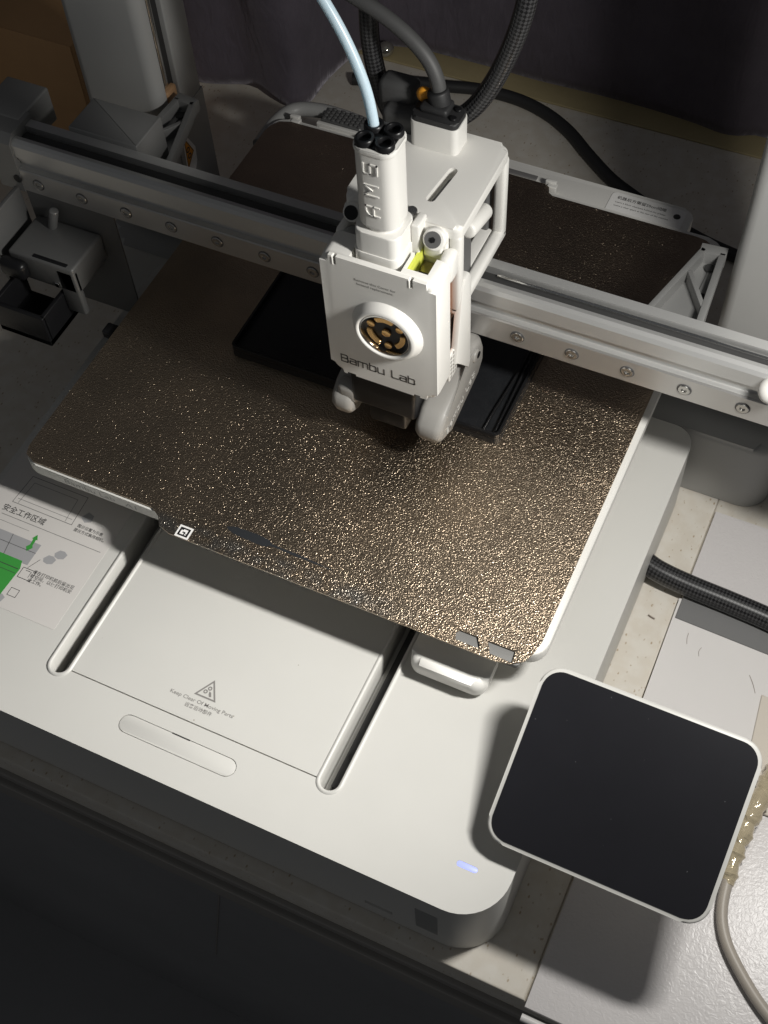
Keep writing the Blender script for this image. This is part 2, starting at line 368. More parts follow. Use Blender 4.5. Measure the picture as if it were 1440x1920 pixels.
def cut(o, cutters, ang=35):
    for c in cutters:
        md = o.modifiers.new('cut', 'BOOLEAN'); md.operation = 'DIFFERENCE'; md.solver = 'EXACT'; md.object = c
    dg = bpy.context.evaluated_depsgraph_get()
    me = bpy.data.meshes.new_from_object(o.evaluated_get(dg))
    old = o.data; nm = old.name; o.modifiers.clear(); o.data = me; bpy.data.meshes.remove(old); me.name = nm
    for c in cutters:
        cm = c.data; bpy.data.objects.remove(c); bpy.data.meshes.remove(cm)
    for p in me.polygons: p.use_smooth = True
    me.set_sharp_from_angle(angle=math.radians(ang))
def text(body, m, parent, p, size, xd=(1, 0, 0), yd=(0, 1, 0), align='CENTER', depth=0.0, name='lettering', sx=1.0, spacing=1.0, bold=0.0, line=1.0):
    """flat lettering at p (mm), size = letter height in mm"""
    cu = bpy.data.curves.new('t', 'FONT'); cu.body = body; cu.align_x = align; cu.align_y = 'CENTER'; cu.size = size * 1.4; cu.extrude = depth; cu.space_character = spacing; cu.offset = bold; cu.resolution_u = 3; cu.space_line = line
    to = bpy.data.objects.new('t', cu); COL.objects.link(to)
    dg = bpy.context.evaluated_depsgraph_get(); me = bpy.data.meshes.new_from_object(to.evaluated_get(dg))
    bpy.data.objects.remove(to); bpy.data.curves.remove(cu)
    X = Vector(xd).normalized(); Y = Vector(yd).normalized(); N = X.cross(Y)
    for v in me.vertices:
        c = v.co; q = Vector(p) + X * c.x * sx + Y * c.y + N * c.z
        v.co = V(*q)
    me.materials.clear(); me.materials.append(MT[m]); me.name = name
    o = bpy.data.objects.new(name, me); COL.objects.link(o)
    if parent: o.parent = parent
    return o
def tag(o, label=None, cat=None, group=None, kind=None):
    if label: o['label'] = label
    if cat: o['category'] = cat
    if group: o['group'] = group
    if kind: o['kind'] = kind
    return o

# ------------------------------------------------------------------ setting: table, floor
floor = B().box(-1500, 1500, -1800, 1200, -812, -802).done('floor', 'floor'); tag(floor, kind='structure')
t = B()
t.prism([(-700, -239), (171.5, -239), (171.5, 330), (-700, 330)], -100, ZT * -1 , rt=1.2)
t.prism([(171.5, -239), (620, -239), (620, 330), (171.5, 330)], -100, -ZT, rt=1.2)
table = t.done('table', 'table'); tag(table, 'cream speckled laminate table top under the printer', kind='structure')
e = B()
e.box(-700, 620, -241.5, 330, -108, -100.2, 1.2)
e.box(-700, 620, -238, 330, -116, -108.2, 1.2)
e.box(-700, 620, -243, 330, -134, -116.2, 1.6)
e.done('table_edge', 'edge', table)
B().box(-420, 620, 292, 311, -81.8, -80.2, .5).done('edge_strip', 'wood', table, label='yellowed strip along the back of the table')
# cabinet / dark front below the table
cab = B().box(-700, 620, -205, 330, -801.5, -134.5, 2).done('cabinet', 'floor'); tag(cab, kind='structure')
B().tube([(-22, -205.2, -255), (-29, -205.2, -290), (-52, -205.2, -412), (-75, -205.2, -535)], .55, 6, 20).done('panel_seam', 'edge', cab)

# ------------------------------------------------------------------ the printer
printer = bpy.data.objects.new('desktop_printer', None); COL.objects.link(printer); printer.empty_display_size = 0.05
tag(printer, 'white desktop 3D printer with moving bed, grey gantry and white tool head', '3D printer')

# --- base
base = B().prism(arc_rect(-152, 152, -232, 32, (21, 21, 11, 11), 10), -81, -30, rt=12, seg=8).done('base', 'base', printer)
cutters = []
SLOT_Y0, SLOT_Y1 = -206.5, 40
for sx in (-67.2, 67.2):
    cutters.append(B().prism(stadium(sx, SLOT_Y0 + 4.2, sx, 20, 4.2), -50, -20).done('c', 'base'))
cutters.append(B().box(-63.2, 63.2, -203.3, -202.75, -31.5, -25).done('c', 'base'))                # seam in front of the cover panel
cutters.append(B().prism(stadium(-24.3, -214.6, 24.3, -214.6, 4.35, 12), -30.8, -25).done('c', 'base'))  # inlaid bar
cutters.append(B().prism(stadium(130.3, -212.2, 136.8, -212.2, 1.25, 8), -30.9, -25).done('c', 'base'))   # light bar
cutters.append(B().box(95, 108, -240, -230, -71.5, -67.5).done('c', 'base'))                        # card slot
cut(base, cutters)
for sx in (-67.2, 67.2):
    rim = B()
    o_, i_ = stadium(sx, SLOT_Y0 + 4.2, sx, 20, 6.3, 12), stadium(sx, SLOT_Y0 + 4.2, sx, 20, 4.1, 12)
    t = bmesh.new(); n = len(o_); rr = []
    mid1 = stadium(sx, SLOT_Y0 + 4.2, sx, 20, 5.7, 12); mid2 = stadium(sx, SLOT_Y0 + 4.2, sx, 20, 4.6, 12)
    for pts, z in ((o_, -30.3), (mid1, -29.35), (mid2, -29.3), (i_, -30.0), (i_, -37)): rr.append([t.verts.new((x, y, z)) for x, y in pts])
    for a, b_ in zip(rr, rr[1:]):
        for i in range(n): t.faces.new((a[i], a[(i + 1) % n], b_[(i + 1) % n], b_[i]))
    rim.merge(t); rim.done('slot_rim', 'base', base, ang=60)
    rl = B(); rl.box(sx - 1.2, sx + 4.0, -201, 15, -49.5, -40, .4); rl.cyl((sx + 1.4, -186, -39.8), (0, 0, 1), 1.6, 1.2, 16); rl.done('slide_rail', 'rail', base)
    B().box(sx - 4.0, sx - 1.6, -204, 15, -49.5, -44, .3).done('slot_floor', 'base', base)
B().prism(stadium(-24.3, -214.6, 24.3, -214.6, 4.05, 12), -30.85, -30.03, rt=.25, seg=2).done('inlaid_bar', 'base', base)
B().box(-4.5, 4.2, -210.75, -210.2, -30.4, -29.9).done('latch_gap', 'dark', base)
B().prism(stadium(130.3, -212.2, 136.8, -212.2, 1.2, 8), -30.95, -29.95, rt=.2, seg=2).done('status_light', 'led', base, label='glowing pale blue status light')
B().box(119, 129, -232.2, -231.9, -70, -45, .1).done('rating_label', 'rating', base)
# warning mark: triangle, two gears, hand
wm = B(); tri = [(-9.0, -190.5), (4.0, -190.5), (2.2, -180.8)]
tri = [(-5.2, -190.6), (5.6, -190.6), (0.2, -181.2)]
def ring_poly(b, outer, inner, z):
    n = len(outer)
    for i in range(n): b.poly([(*outer[i], z), (*outer[(i + 1) % n], z), (*inner[(i + 1) % n], z), (*inner[i], z)])
def shrink(pts, k):
    cx = sum(p[0] for p in pts) / len(pts); cy = sum(p[1] for p in pts) / len(pts); return [(cx + (x - cx) * k, cy + (y - cy) * k) for x, y in pts]
def circ(cx, cy, r, n=16): return [(cx + r * math.cos(2 * PI * i / n), cy + r * math.sin(2 * PI * i / n)) for i in range(n)]
ring_poly(wm, tri, shrink(tri, .76), -29.93)
ring_poly(wm, circ(0.2, -185.6, 1.0), circ(0.2, -185.6, .45), -29.93); ring_poly(wm, circ(-1.0, -187.6, 1.0), circ(-1.0, -187.6, .45), -29.93)
wm.poly([(x, y, -29.93) for x, y in ((.6, -186.9), (1.6, -187.2), (2.6, -189.0), (1.7, -189.4), (.9, -188.3))])
wm.done('warning_mark', 'ink', base, smooth=False)
text('Keep Clear Of Moving Parts', 'ink', base, (0.2, -193.3, -29.92), 1.75, sx=1.12, bold=0.02)
text('远离运动部件', 'ink', base, (0.2, -196.4, -29.92), 1.6, bold=0.02)
# safety sticker on the left
stk = B().prism(arc_rect(-149, -79.5, -189, -104, 1, 2), -29.97, -29.88).done('safety_sticker', 'film', base, label='clear safety sticker with green diagram and Chinese text')
sp = lambda n='sticker_print', m='inkdark': None
STZ = -29.84
def line2(b, pts, wd, z=STZ, closed=False):
    m = len(pts)
    for i in range(m if closed else m - 1):
        a = Vector(pts[i]); c = Vector(pts[(i + 1) % m]); d = (c - a).normalized(); q = Vector((-d.y, d.x)) * wd / 2; a = a - d * wd * .3; c = c + d * wd * .3
        b.poly([(a.x + q.x, a.y + q.y, z), (a.x - q.x, a.y - q.y, z), (c.x - q.x, c.y - q.y, z), (c.x + q.x, c.y + q.y, z)])
PB = base
text('安全工作区域', 'inkdark', PB, (-127.5, -141.8, STZ), 2.9, bold=0.04, align='CENTER')
text('建议方式装用相机。', 'inkdark', PB, (-91.5, -139.2, STZ), 1.45, bold=0.02)
text('图示位置为示意', 'inkdark', PB, (-93, -136.6, STZ), 1.45, bold=0.02)
text('请在打印机前后留出足\n够空间，以便打印机安\n全工作。', 'inkdark', PB, (-105.5, -169.2, STZ), 1.62, bold=0.02, align='LEFT', line=1.05)
g = B(); line2(g, [(-138, -145.2), (-82, -145.2)], .22); line2(g, [(-138, -148.6), (-120, -148.6)], .15)
line2(g, [(-137, -137.5), (-136, -121), (-104, -121), (-103, -137.5)], .25, closed=True); line2(g, [(-134, -137), (-133, -124), (-108, -124), (-107, -137)], .18)
line2(g, [(-135.5, -134.8), (-104.5, -134.8)], .18); g.done('sticker_outline', 'inkdark', PB, smooth=False)
g = B()
for cx, cy in ((-98.5, -154.0), (-102.0, -158.4), (-113.0, -185.0)):
    g.poly([(cx + a * 3.1, cy + b_ * 2.4, STZ) for a, b_ in ((-1, -.1), (-.5, .9), (.3, 1), (1, .5), (.8, -.6), (0, -1), (-.7, -.8))])
g.poly([(x, y, STZ) for x, y in ((-142, -153), (-110, -153), (-110, -165), (-142, -165))]); g.done('sticker_grey_print', 'lgrey', PB, smooth=False)
g = B(); g.poly([(x, y, STZ + .03) for x, y in ((-146, -164), (-113.5, -164), (-112.0, -168), (-113, -187), (-146, -187))])
g.poly([(x, y, STZ + .03) for x, y in ((-116.4, -156.5), (-115.2, -154.8), (-115.5, -151.5), (-116.3, -151.5), (-114.8, -148.8), (-113.2, -151.5), (-114, -151.5), (-113.8, -154.8), (-113, -156.0), (-114.8, -158.6))])
g.done('sticker_green_print', 'green', PB, smooth=False)
g = B(); line2(g, [(-111, -166.5), (-104, -166.5), (-104, -172), (-111, -172)], .3, closed=True); line2(g, [(-109, -167.5), (-106, -167.5), (-106, -170.5)], .25)
line2(g, [(-110, -178), (-105.5, -178), (-105.5, -182), (-110, -182)], .28, closed=True); line2(g, [(-142, -158), (-110, -158)], .25, STZ + .04); line2(g, [(-126, -153), (-124, -164)], .25, STZ + .04)
line2(g, [(-142, -168.5), (-113, -168.5)], .4, STZ + .05); line2(g, [(-142, -171), (-113, -171)], .25, STZ + .05); line2(g, [(-106, -160), (-109, -166)], .25)
g.done('sticker_outline', 'inkdark', PB, smooth=False)
B().prism([(-101, -132), (-98, -134), (-95, -132.5), (-95.5, -129), (-99, -128)], STZ - .02, STZ).done('sticker_grey_print', 'lgrey', PB, smooth=False)

# --- rear base and columns
rear = B().prism(arc_rect(-194, 194, 34.5, 104, 14, 6), -81.5, -33, rt=5, seg=4).done('rear_base', 'grey', printer)
for s in (-1, 1):
    c = B(); xi, xo = 146, 192
    pts = arc_rect(min(s * xi, s * xo), max(s * xi, s * xo), 51, 64, 0)
    c.prism(arc_rect(min(s * xi, s * xo), max(s * xi, s * xo), 51, 59.5, (5.5, 5.5, .6, .6), 6), -28, 330, rb=4)
    col = c.done('column', 'grey', printer)
    B().box(min(s * 149, s * 190), max(s * 149, s * 190), 59.6, 70.5, -28, 330).done('spindle_slot', 'dark', col)
    B().prism(arc_rect(min(s * 146, s * 190), max(s * 146, s * 190), 70.6, 91, (.8, .8, 4, 4), 4), -28, 330, rb=2).done('column_back', 'grey', col)
    B().cyl((s * 152.2, 65, 150), (0, 0, 1), 3.6, 360, 20).done('lead_screw', 'chrome', col)
    if s < 0:
        B().box(-152, -146.2, 60, 69.5, 47, 61, 1.5).done('nut_block', mat('brown_nut', (0.42, 0.25, 0.13), 0.5), col)
        B().prism(arc_rect(-149, -145.7, 60, 90, .4, 2), -27, 44).done('slot_cover', 'grey', col)
        t3 = [(63.2, 9.5), (64.6, 30.5), (71.2, 16.5)]; X0 = -145.55
        st = B(); st.poly([(X0 + .06, y, z) for y, z in t3]); st.done('warning_label', 'orange', col, label='orange triangular moving parts warning label', smooth=False)
        st = B(); st.poly([(X0, y, z) for y, z in ((62, 6), (63.8, 33), (65.6, 32.5), (73.2, 17.5), (72.4, 9), (70, 5))]); st.done('label_backing', 'label', col, smooth=False)
        st = B(); cen = Vector((66.4, 18.6))
        for cy, cz in ((66.2, 20.6), (66.6, 16.4)):
            a_, b_ = circ(cy, cz, 1.7), circ(cy, cz, .9)
            for i in range(16): st.poly([(X0 + .12, *a_[i]), (X0 + .12, *a_[(i + 1) % 16]), (X0 + .12, *b_[(i + 1) % 16]), (X0 + .12, *b_[i])])
        for k in range(3):
            f = lambda v, q: cen + (Vector(v) - cen) * q
            st.poly([(X0 + .12, *f(t3[k], .93)), (X0 + .12, *f(t3[(k + 1) % 3], .93)), (X0 + .12, *f(t3[(k + 1) % 3], .82)), (X0 + .12, *f(t3[k], .82))])
        st.done('warning_symbol', 'inkdark', col, smooth=False)

# --- gantry beam
prof = [(-11.5, 46), (6, 46), (6, 74), (1.2, 74), (1.2, 69.5), (0.2, 69.5), (0.2, 67.5), (-6.2, 67.5), (-6.2, 73.6), (-8.6, 74.2), (-10.6, 73.6), (-11.8, 72), (-11.8, 65), (-10.4, 64.6), (-10.4, 61.6), (-9.2, 61), (-9.2, 58.2), (-11.5, 58)]
beam = B().prism(prof[::-1], -188, 200, plane='yz').done('gantry_beam', 'alu', printer, ang=25)
B().prism([(-12.6, 45), (-11.5, 45), (-11.5, 58), (-12.1, 58.2), (-12.6, 57.6)][::-1], -188, 200, plane='yz').done('guide_rail', 'steel', beam)
B().box(-187.5, 200, -6.15, 0.15, 67.55, 71.4, .3).done('drive_belt', 'belt', beam)
B().cyl((128, -.9, 72.0), (1, 0, 0), .9, 142, 14).done('guide_rod', 'chrome', beam)
for i in range(15):
    x = -178.25 + 25 * i
    sc = B(); sc.lathe([(0.01, .1), (1.2, .1), (1.25, .75), (2.5, .75), (2.75, .45), (2.75, 0)], (x, -12.55, 51.5), (0, -1, 0), 20)
    s_ = sc.done('screw', 'screw', beam, ang=25)
    B().lathe([(2.8, 0), (2.8, .25), (3.25, .25), (3.25, 0), (2.8, 0)], (x, -12.55, 51.5), (0, -1, 0), 20).done('screw_socket', 'dgrey', beam)
# brackets between beam and columns
def bracket(s):
    b = B(); h0, h1 = 54, 61
    X = lambda x: s * x
    def bar(a, c, wd, z0=h0, z1=h1):
        a = Vector(a); c = Vector(c); d = (c - a).normalized(); q = Vector((-d.y, d.x)) * wd / 2
        pts = [(X(v.x), v.y) for v in (a - q, c - q, c + q, a + q)]
        if s < 0: pts = pts[::-1]
        b.prism(pts, z0, z1, rt=.5, seg=2)
    bar((118, 8), (131.5, 60), 2.8); bar((116, 9), (146, 9), 3.0); bar((143, 9), (140, 60), 3.2); bar((129.5, 45), (141, 27), 2.2, h0, h1 - .4)
    bar((129.8, 60), (141.6, 61), 5.5); bar((138, 34), (138.6, 60), 4.5, h0, h1 - 6)
    b.prism([(X(x), y) for x, y in (((117, 9), (145, 9), (141, 60), (132, 60)) if s > 0 else ((117, 9), (132, 60), (141, 60), (145, 9)))], h0 - 2, h0)
    o = b.done('bracket', 'cast', beam)
    b = B(); b.cyl((s * 136.5, 54.5, h1 - 5.9), (0, 0, 1), 2.4, .8, 18); b.cyl((s * 138.2, 37, h1 - 5.9), (0, 0, 1), 1.6, .8, 18); b.done('bracket_hole', 'dark', beam)
bracket(1); bracket(-1)
B().prism(arc_rect(-166, -128, 6.1, 29, .5, 2), 50, 76.5, rt=.8).done('motor_cover', 'cast', beam)
ec = B(); ec.prism([(-13, 44), (7, 44), (7, 77), (-9, 77), (-13, 73)], -202, -188.1, plane='yz'); ec.box(-214, -190, 0, 26, 58, 77.5, 1.2); ec.done('end_cap', 'cast', beam)
B().cyl((-190, -13, 52), (0, -1, 0), 2.2, 1.0, 18).done('cap_hole', 'dark', beam)
er = B(); er.prism([(-15, 40), (30, 40), (30, 80), (-9, 80), (-15, 74)], 200.1, 236, rt=1.5, plane='yz'); er.done('end_cap', 'cast', beam)  # right cap, widened out of view so its shade falls on the mat
kn = B(); kn.sphere((180.5, -15, 70), 5.2, (1, 1.1, 1)); kn.cyl((180.5, -12, 70), (0, 1, 0), 4, 6, 20); kn.done('tension_knob', 'head', beam)
# hanging end plate and purge wiper on the left
B().prism([(-188, -26), (-137.5, -26), (-137.5, 45), (-188, 45)], 11.4, 12.4, plane='xz').done('end_plate', 'wiper', beam)
pw = B(); pw.box(-188, -150, -40, -12.6, 9, 26, 1.6); pw.box(-161, -150, -40, -36, -6, 24, 1.2)
pw.box(-196, -193.5, -40, -12.6, -6, 42, .4)
wip = pw.done('purge_wiper', 'wiper', printer)
B().cyl((-174, -17, 31), (.3, .1, 1), 2.3, 13, 16, bev=.6).done('wiper_pin', 'cast', wip)
ch = B(); ch.box(-192, -161, -59, -56.5, -14, 6, .5); ch.box(-192, -189.5, -58, -33, -14, 6, .5); ch.box(-163.5, -161, -58, -33, -14, 6, .5); ch.box(-192, -161, -59, -33, -14, -10, .5); ch.box(-192, -177, -46, -39, 12, 23, 3); ch.done('purge_chute', 'black', wip)
B().box(-174, -154, -38.8, -36.6, 25.2, 26.3, .4).done('wiper_slit', 'black', wip)
B().box(-163, -160.5, -41, -39.8, 11, 14, .3).done('spring_clip', 'chrome', wip)

wip.location = (0.002, 0, 0.004)

# --- heated bed
bd = B(); bd.prism(arc_rect(-128.8, 131.5, -129, 131, (9, 9, 9, 9), 6), -9.5, -1.1, rt=1.0, rb=2.0)
bd.prism(arc_rect(-105, 110, 120, 152, (3, 3, 6, 10), 5), -14, -6, rt=1.5)
bd.prism(arc_rect(-110, 110, -118, 110, 12, 4), -18, -9, 0)
bed = bd.done('heated_bed', 'head', printer)
B().prism(arc_rect(88, 123.5, -135.3, -126, 2, 3), -3.4, -1.15, rt=.2).done('bed_lip', 'lip', bed)
h = B(); h.tube([(-131, 112, -8), (-131, 132, -8), (-126, 146, -8), (-112, 151, -8), (-95, 151, -8), (-80, 149, -8)], 4.2, 16, 2); h.done('bed_handle', 'grey', bed)
h = B(); h.prism(arc_rect(76, 112, -144, -122, 6, 6), -28, -17.5, rt=4.5, rb=3, seg=5); h.done('front_grip', 'head', bed, ang=75)
wp = B(); wp.box(-107, -80, 136.5, 139, -11, -3.6, .5); wp.box(-107, -80, 139, 151, -11, -5.4, .8); wp.done('wiper_tray', 'head', bed)
pad = B().box(-105.8, -80.5, 139.4, 150.4, -5.3, -3.2, .6).done('wiper_pad', 'dgrey', bed)
for i in range(9):
    for j in range(4):
        B().prism(arc_rect(-105 + i * 2.75, -102.9 + i * 2.75, 140 + j * 2.6 + (i % 2) * .8, 141.9 + j * 2.6 + (i % 2) * .8, .5, 2), -3.3, -2.2, rt=.4, seg=1).done('pad_rib', 'dgrey', bed)
for (x, y) in ((-118, 133), (33.5, 138)):
    p_ = B(); p_.box(x - 3, x + 3.2, y - 1.4, y + 1.2, -6, .9, .7); p_.box(x - 1.2, x + 4.2, y - 4, y, -6, -.2, .7); p_.done('plate_stop', 'head', bed)
lb = B(); lb.prism(arc_rect(65, 106, 133.5, 149.5, (0.5, 1, 2, 3), 4), -6, -5.5, rt=.1, seg=1); rl = lb.done('rear_label', 'label', bed, label='white clearance label with Chinese and English lines')
for body, y, z_ in (('机器后方需留25cm间隙', 145.6, 1.9),): text(body, 'inkdark', bed, (68.5, y, -5.38), z_, align='LEFT', bold=0.02)
text('Leave a 25cm clearance behind the printer', 'inkdark', bed, (68.5, 142.2, -5.38), 1.15, align='LEFT')
text('Leave a clear space at the rear of the machine', 'inkdark', bed, (68.5, 139.6, -5.38), 1.15, align='LEFT')
B().prism(circ(102, 143.5, 1.9, 18), -5.5, -5.35).done('label_badge', 'inkdark', bed)
text('Bambu Lab   A1', 'inkmid', bed, (-85, -129.06, -5.2), 3.0, xd=(1, 0, 0), yd=(0, 0, 1), sx=1.5)
B().box(-137, -128.9, -45, -38, -8, -3, 1).done('cable_clip', 'black', bed)
B().box(-3, 24, 141, 144.5, -5.9, -4.9, .3).done('magnet_strip', 'steel', bed)

# --- screen
tilt = math.atan2(27, 61); SM = Matrix.Translation((180.3, -198.6, -17)) @ Matrix.Rotation(tilt, 4, 'X')
sc = B()
sc.prism(arc_rect(-45.4, 45.4, -3.8, 70.3, 9.2, 8), -6, 0, rt=.9, rb=2.8, seg=3, mtx=SM)
screen = sc.done('touch_screen', 'base', printer)
B().prism(arc_rect(-43.8, 43.8, -2.2, 68.7, 7.8, 8), 0.02, .35, rt=.15, seg=1, mtx=SM).done('screen_glass', 'glass', screen)
sb = B(); sb.prism(arc_rect(-24, 38, 6, 62, 8, 6), -15, -5.8, rb=4, mtx=SM); sb.box(-29, -20, 24, 44, -24, -8, 3, mtx=SM); sb.done('screen_back', 'base', screen)

# --- tool head (straddles the beam)
th = B()
# top frame plate and side frames
fr = B(); fr.prism(arc_rect(5, 55, -38, 13.5, (5, 3, 4, 4), 5), 125.5, 131, rt=2.2, seg=4)
head = fr.done('tool_head', 'head', printer)
cut(head, [B().prism(stadium(37.6, -26, 39.4, -9, 1.9, 8), 120, 140).done('c', 'head'), B().prism(stadium(12, -12, 14, -5, 1.6, 8), 120, 140).done('c', 'head')])
for x0, x1 in ((50, 55), (5, 9)):
    f = B(); f.box(x0, x1, 8.2, 13.2, 84, 126.5, 1.6); f.box(x0, x1, -38, 13.2, 82.5, 88, 1.6); f.box(x0, x1, -38, -33, 84, 126.5, 1.6); f.done('side_frame', 'head', head)
    B().cyl(((x0 + x1) / 2, -16, 116), (0, .96, -.28), 3.6, 20, 20, bev=1.5).done('frame_boss', 'head', head)
B().box(44, 50, -36, 10, 76, 87, .8).done('carriage', 'head', head)
B().box(8, 50, -32, -13, 42, 112, 2).done('carriage_core', 'dgrey', head)
B().box(12, 48, 8, 13, 80, 120, 1).done('rear_panel', 'dgrey', head)
# front cover
cv = B(); cv.prism(arc_rect(5, 54.5, 51.5, 121.5, (6, 5, 4, 4), 6), 46, 60, rt=3.2, rb=.6, seg=5, plane='xz')
cover = cv.done('front_cover', 'head', head)
cut(cover, [B().box(39.5, 49, -55, -40, 112, 130).done('c', 'head'), B().box(10.6, 12.3, -66, -58.2, 117, 121.8).done('c', 'head'), B().box(43.2, 44.9, -66, -58.2, 117, 121.8).done('c', 'head'),
            B().box(12.3, 16.5, -66, -50, 48, 52.6).done('c', 'head'), B().box(43.5, 46.5, -66, -50, 48, 52.6).done('c', 'head'),
            B().box(17, 38.8, -57.5, -40, 112, 130).done('c', 'head')])
# shoulders of the cover reaching back to the frame
sh = B(); sh.box(48.8, 54.5, -46.2, -37, 108, 121.2, 2.4); sh.box(38.8, 50, -39.6, -34.5, 104, 128.5, 1.2); sh.done('cover_shoulder', 'head', head)
sh = B(); sh.box(5, 9, -46.2, -37, 104, 121.2, 1.8); sh.box(5.2, 8, -46.2, -37, 56, 106, .8); sh.done('cover_shoulder', 'head', head)
B().box(10, 49.5, -45.8, -33, 58, 111, 1).done('heat_sink', 'copper', head)
B().box(39.6, 40.6, -55, -40, 110, 119.5).done('yellow_spacer', 'yellow', head)
B().box(40.7, 49, -55, -40, 109, 112, .4).done('inner_tray', mat('brass_tray', (0.40, 0.34, 0.24), 0.25, metal=0.7), head)
B().box(41, 48.5, -41.5, -38.8, 116, 124, .8).done('cover_tab', 'head', head)
# round window with fan emblem
cx, cz = 33, 88
rg = B(); rg.lathe([(16.0, -.4), (14.9, 1.4), (13.6, 3.2), (12.4, 4.0), (11.6, 3.7), (11.2, 2.8), (11.2, -.5)], (cx, -60, cz), (0, -1, 0), 48); ring = rg.done('window_ring', 'head', head, ang=60)
B().lathe([(11.25, 2.4), (11.05, 3.2), (10.5, 3.2), (10.1, 1.6), (10.1, .3), (11.2, .3)], (cx, -60, cz), (0, -1, 0), 48).done('chrome_rim', 'chrome', head, ang=40)
B().cyl((cx, -60.2, cz), (0, -1, 0), 10.4, .9, 40).done('window_disc', 'black', head)
def gold_piece(fun, name='emblem_dot'):
    b = B(); fun(b); b.done(name, 'gold', head)
gold_piece(lambda b: b.cyl((cx, -61.2, cz), (0, -1, 0), 2.0, 1.2, 20, bev=.4))
for k in range(3):
    a = math.radians(35 + 120 * k)
    gold_piece(lambda b: b.cyl((cx + 7.3 * math.cos(a), -61.2, cz + 7.3 * math.sin(a)), (0, -1, 0), 1.75, 1.2, 18, bev=.35))
    def arcp(b, a0=math.radians(35 + 120 * k + 27), a1=math.radians(35 + 120 * k + 93)):
        o1 = [(cx + 8.6 * math.cos(a0 + (a1 - a0) * i / 10), cz + 8.6 * math.sin(a0 + (a1 - a0) * i / 10)) for i in range(11)]
        i1 = [(cx + 6.3 * math.cos(a1 + (a0 - a1) * i / 10), cz + 6.3 * math.sin(a1 + (a0 - a1) * i / 10)) for i in range(11)]
        b.prism(o1 + i1, 60.6, 61.8, rt=.3, seg=1, plane='xz')
    gold_piece(arcp, 'emblem_arc')

text('Remove this Cover for\nhotend replacement.', 'ink', head, (28.5, -60.05, 111.2), 1.25, yd=(0, 0, 1), sx=1.1, line=1.15, bold=0.01)
for x in (11.4, 44.0): B().box(x - 1.15, x - .35, -60.15, -57.5, 116.8, 121, .3).done('cover_clip', 'head', head)
# hub socket and four-way hub
sk = B(); sk.prism(arc_rect(17.5, 37.5, -56, -38, 4, 5), 108, 124, rt=.4); sk.prism(arc_rect(18, 37, -55.6, -38.4, 4, 5), 124, 134.2, rt=.8); sk.box(37, 40.5, -44, -36, 112, 133, .8); socket = sk.done('hub_socket', 'head', head)
B().cyl((27.6, -46.5, 134.5), (0, 0, 1), 7.2, 5, 28).done('hub_neck', 'head', head)
hb = B(); hb.prism(arc_rect(19.4, 35.4, -54.2, -38.6, 4.6, 6), 136.3, 171.2, rb=.8); hb.prism(arc_rect(19.0, 35.9, -54.6, -38.2, 4.8, 6), 170.9, 173.4, rt=.8, rb=.5, seg=2); hub = hb.done('filament_hub', 'head', head)
for dx, dy in ((-3.9, -3.9), (3.9, -3.9), (-3.9, 3.9), (3.9, 3.9)):
    B().lathe([(3.7, 0), (3.7, 3.0), (3.3, 3.5), (2.5, 3.5), (2.3, 3.1), (2.3, .4), (.01, .4)], (27.4 + dx, -46.4 + dy, 172.2), (0, 0, 1), 24).done('hub_port', 'black', head, ang=40)
B().box(20.5, 34.3, -53.3, -39.5, 172.6, 173.8, 1).done('hub_seal', 'black', head)
GLYPH = {'A': [[(0, 0), (0, .72), (.28, 1), (.8, 1), (.8, 0)], [(0, .42), (.8, .42)]], 'M': [[(0, 0), (0, 1), (.45, .45), (.9, 1), (.9, 0)]], 'S': [[(.8, 1), (0, 1), (0, .52), (.8, .52), (.8, 0), (0, 0)]],
         'B': [[(0, 0), (0, 1), (.68, 1), (.78, .88), (.78, .62), (.66, .52), (0, .52)], [(.66, .52), (.82, .4), (.82, .12), (.72, 0), (0, 0)]], 'a': [[(.06, .72), (.7, .72), (.76, .64), (.76, 0), (.1, 0), (0, .1), (0, .3), (.1, .4), (.76, .4)]],
         'm': [[(0, 0), (0, .72), (1.1, .72), (1.2, .62), (1.2, 0)], [(.6, .72), (.6, 0)]], 'b': [[(0, 1), (0, 0), (.66, 0), (.76, .1), (.76, .62), (.66, .72), (0, .72)]], 'u': [[(0, .72), (0, .1), (.1, 0), (.76, 0)], [(.76, .72), (.76, 0)]],
         'L': [[(0, 1), (0, .1), (.1, 0), (.75, 0)]], ' ': []}
def strokes(body, m, parent, p, hgt, xd, yd, wd, name, depth=.08, gap=.3, sx=1.0):
    """squared sans lettering built from strokes, centred on p"""
    X, Y = Vector(xd).normalized(), Vector(yd).normalized(); N = X.cross(Y); P0 = Vector(p)
    adv = [max([q[0] for st in GLYPH[c] for q in st] or [.45]) for c in body]
    tot = sum(adv) + gap * (len(body) - 1); x = -tot / 2; b = B()
    for c, a in zip(body, adv):
        for st in GLYPH[c]:
            for (ax, ay), (bx, by) in zip(st, st[1:]):
                A_ = Vector(((x + ax) * hgt * sx, (ay - .5) * hgt)); C_ = Vector(((x + bx) * hgt * sx, (by - .5) * hgt)); d = (C_ - A_).normalized(); q = Vector((-d.y, d.x)) * wd / 2; A_ = A_ - d * wd * .5; C_ = C_ + d * wd * .5
                t = bmesh.new(); lo4 = []; hi4 = []
                for v in (A_ + q, A_ - q, C_ - q, C_ + q):
                    w3 = P0 + X * v.x + Y * v.y; lo4.append(t.verts.new(w3 - N * .05)); hi4.append(t.verts.new(w3 + N * depth))
                t.faces.new(hi4)
                for i in range(4): t.faces.new((lo4[i], lo4[(i + 1) % 4], hi4[(i + 1) % 4], hi4[i]))
                b.merge(t)
        x += a + gap
    return b.done(name, m, parent, smooth=False)
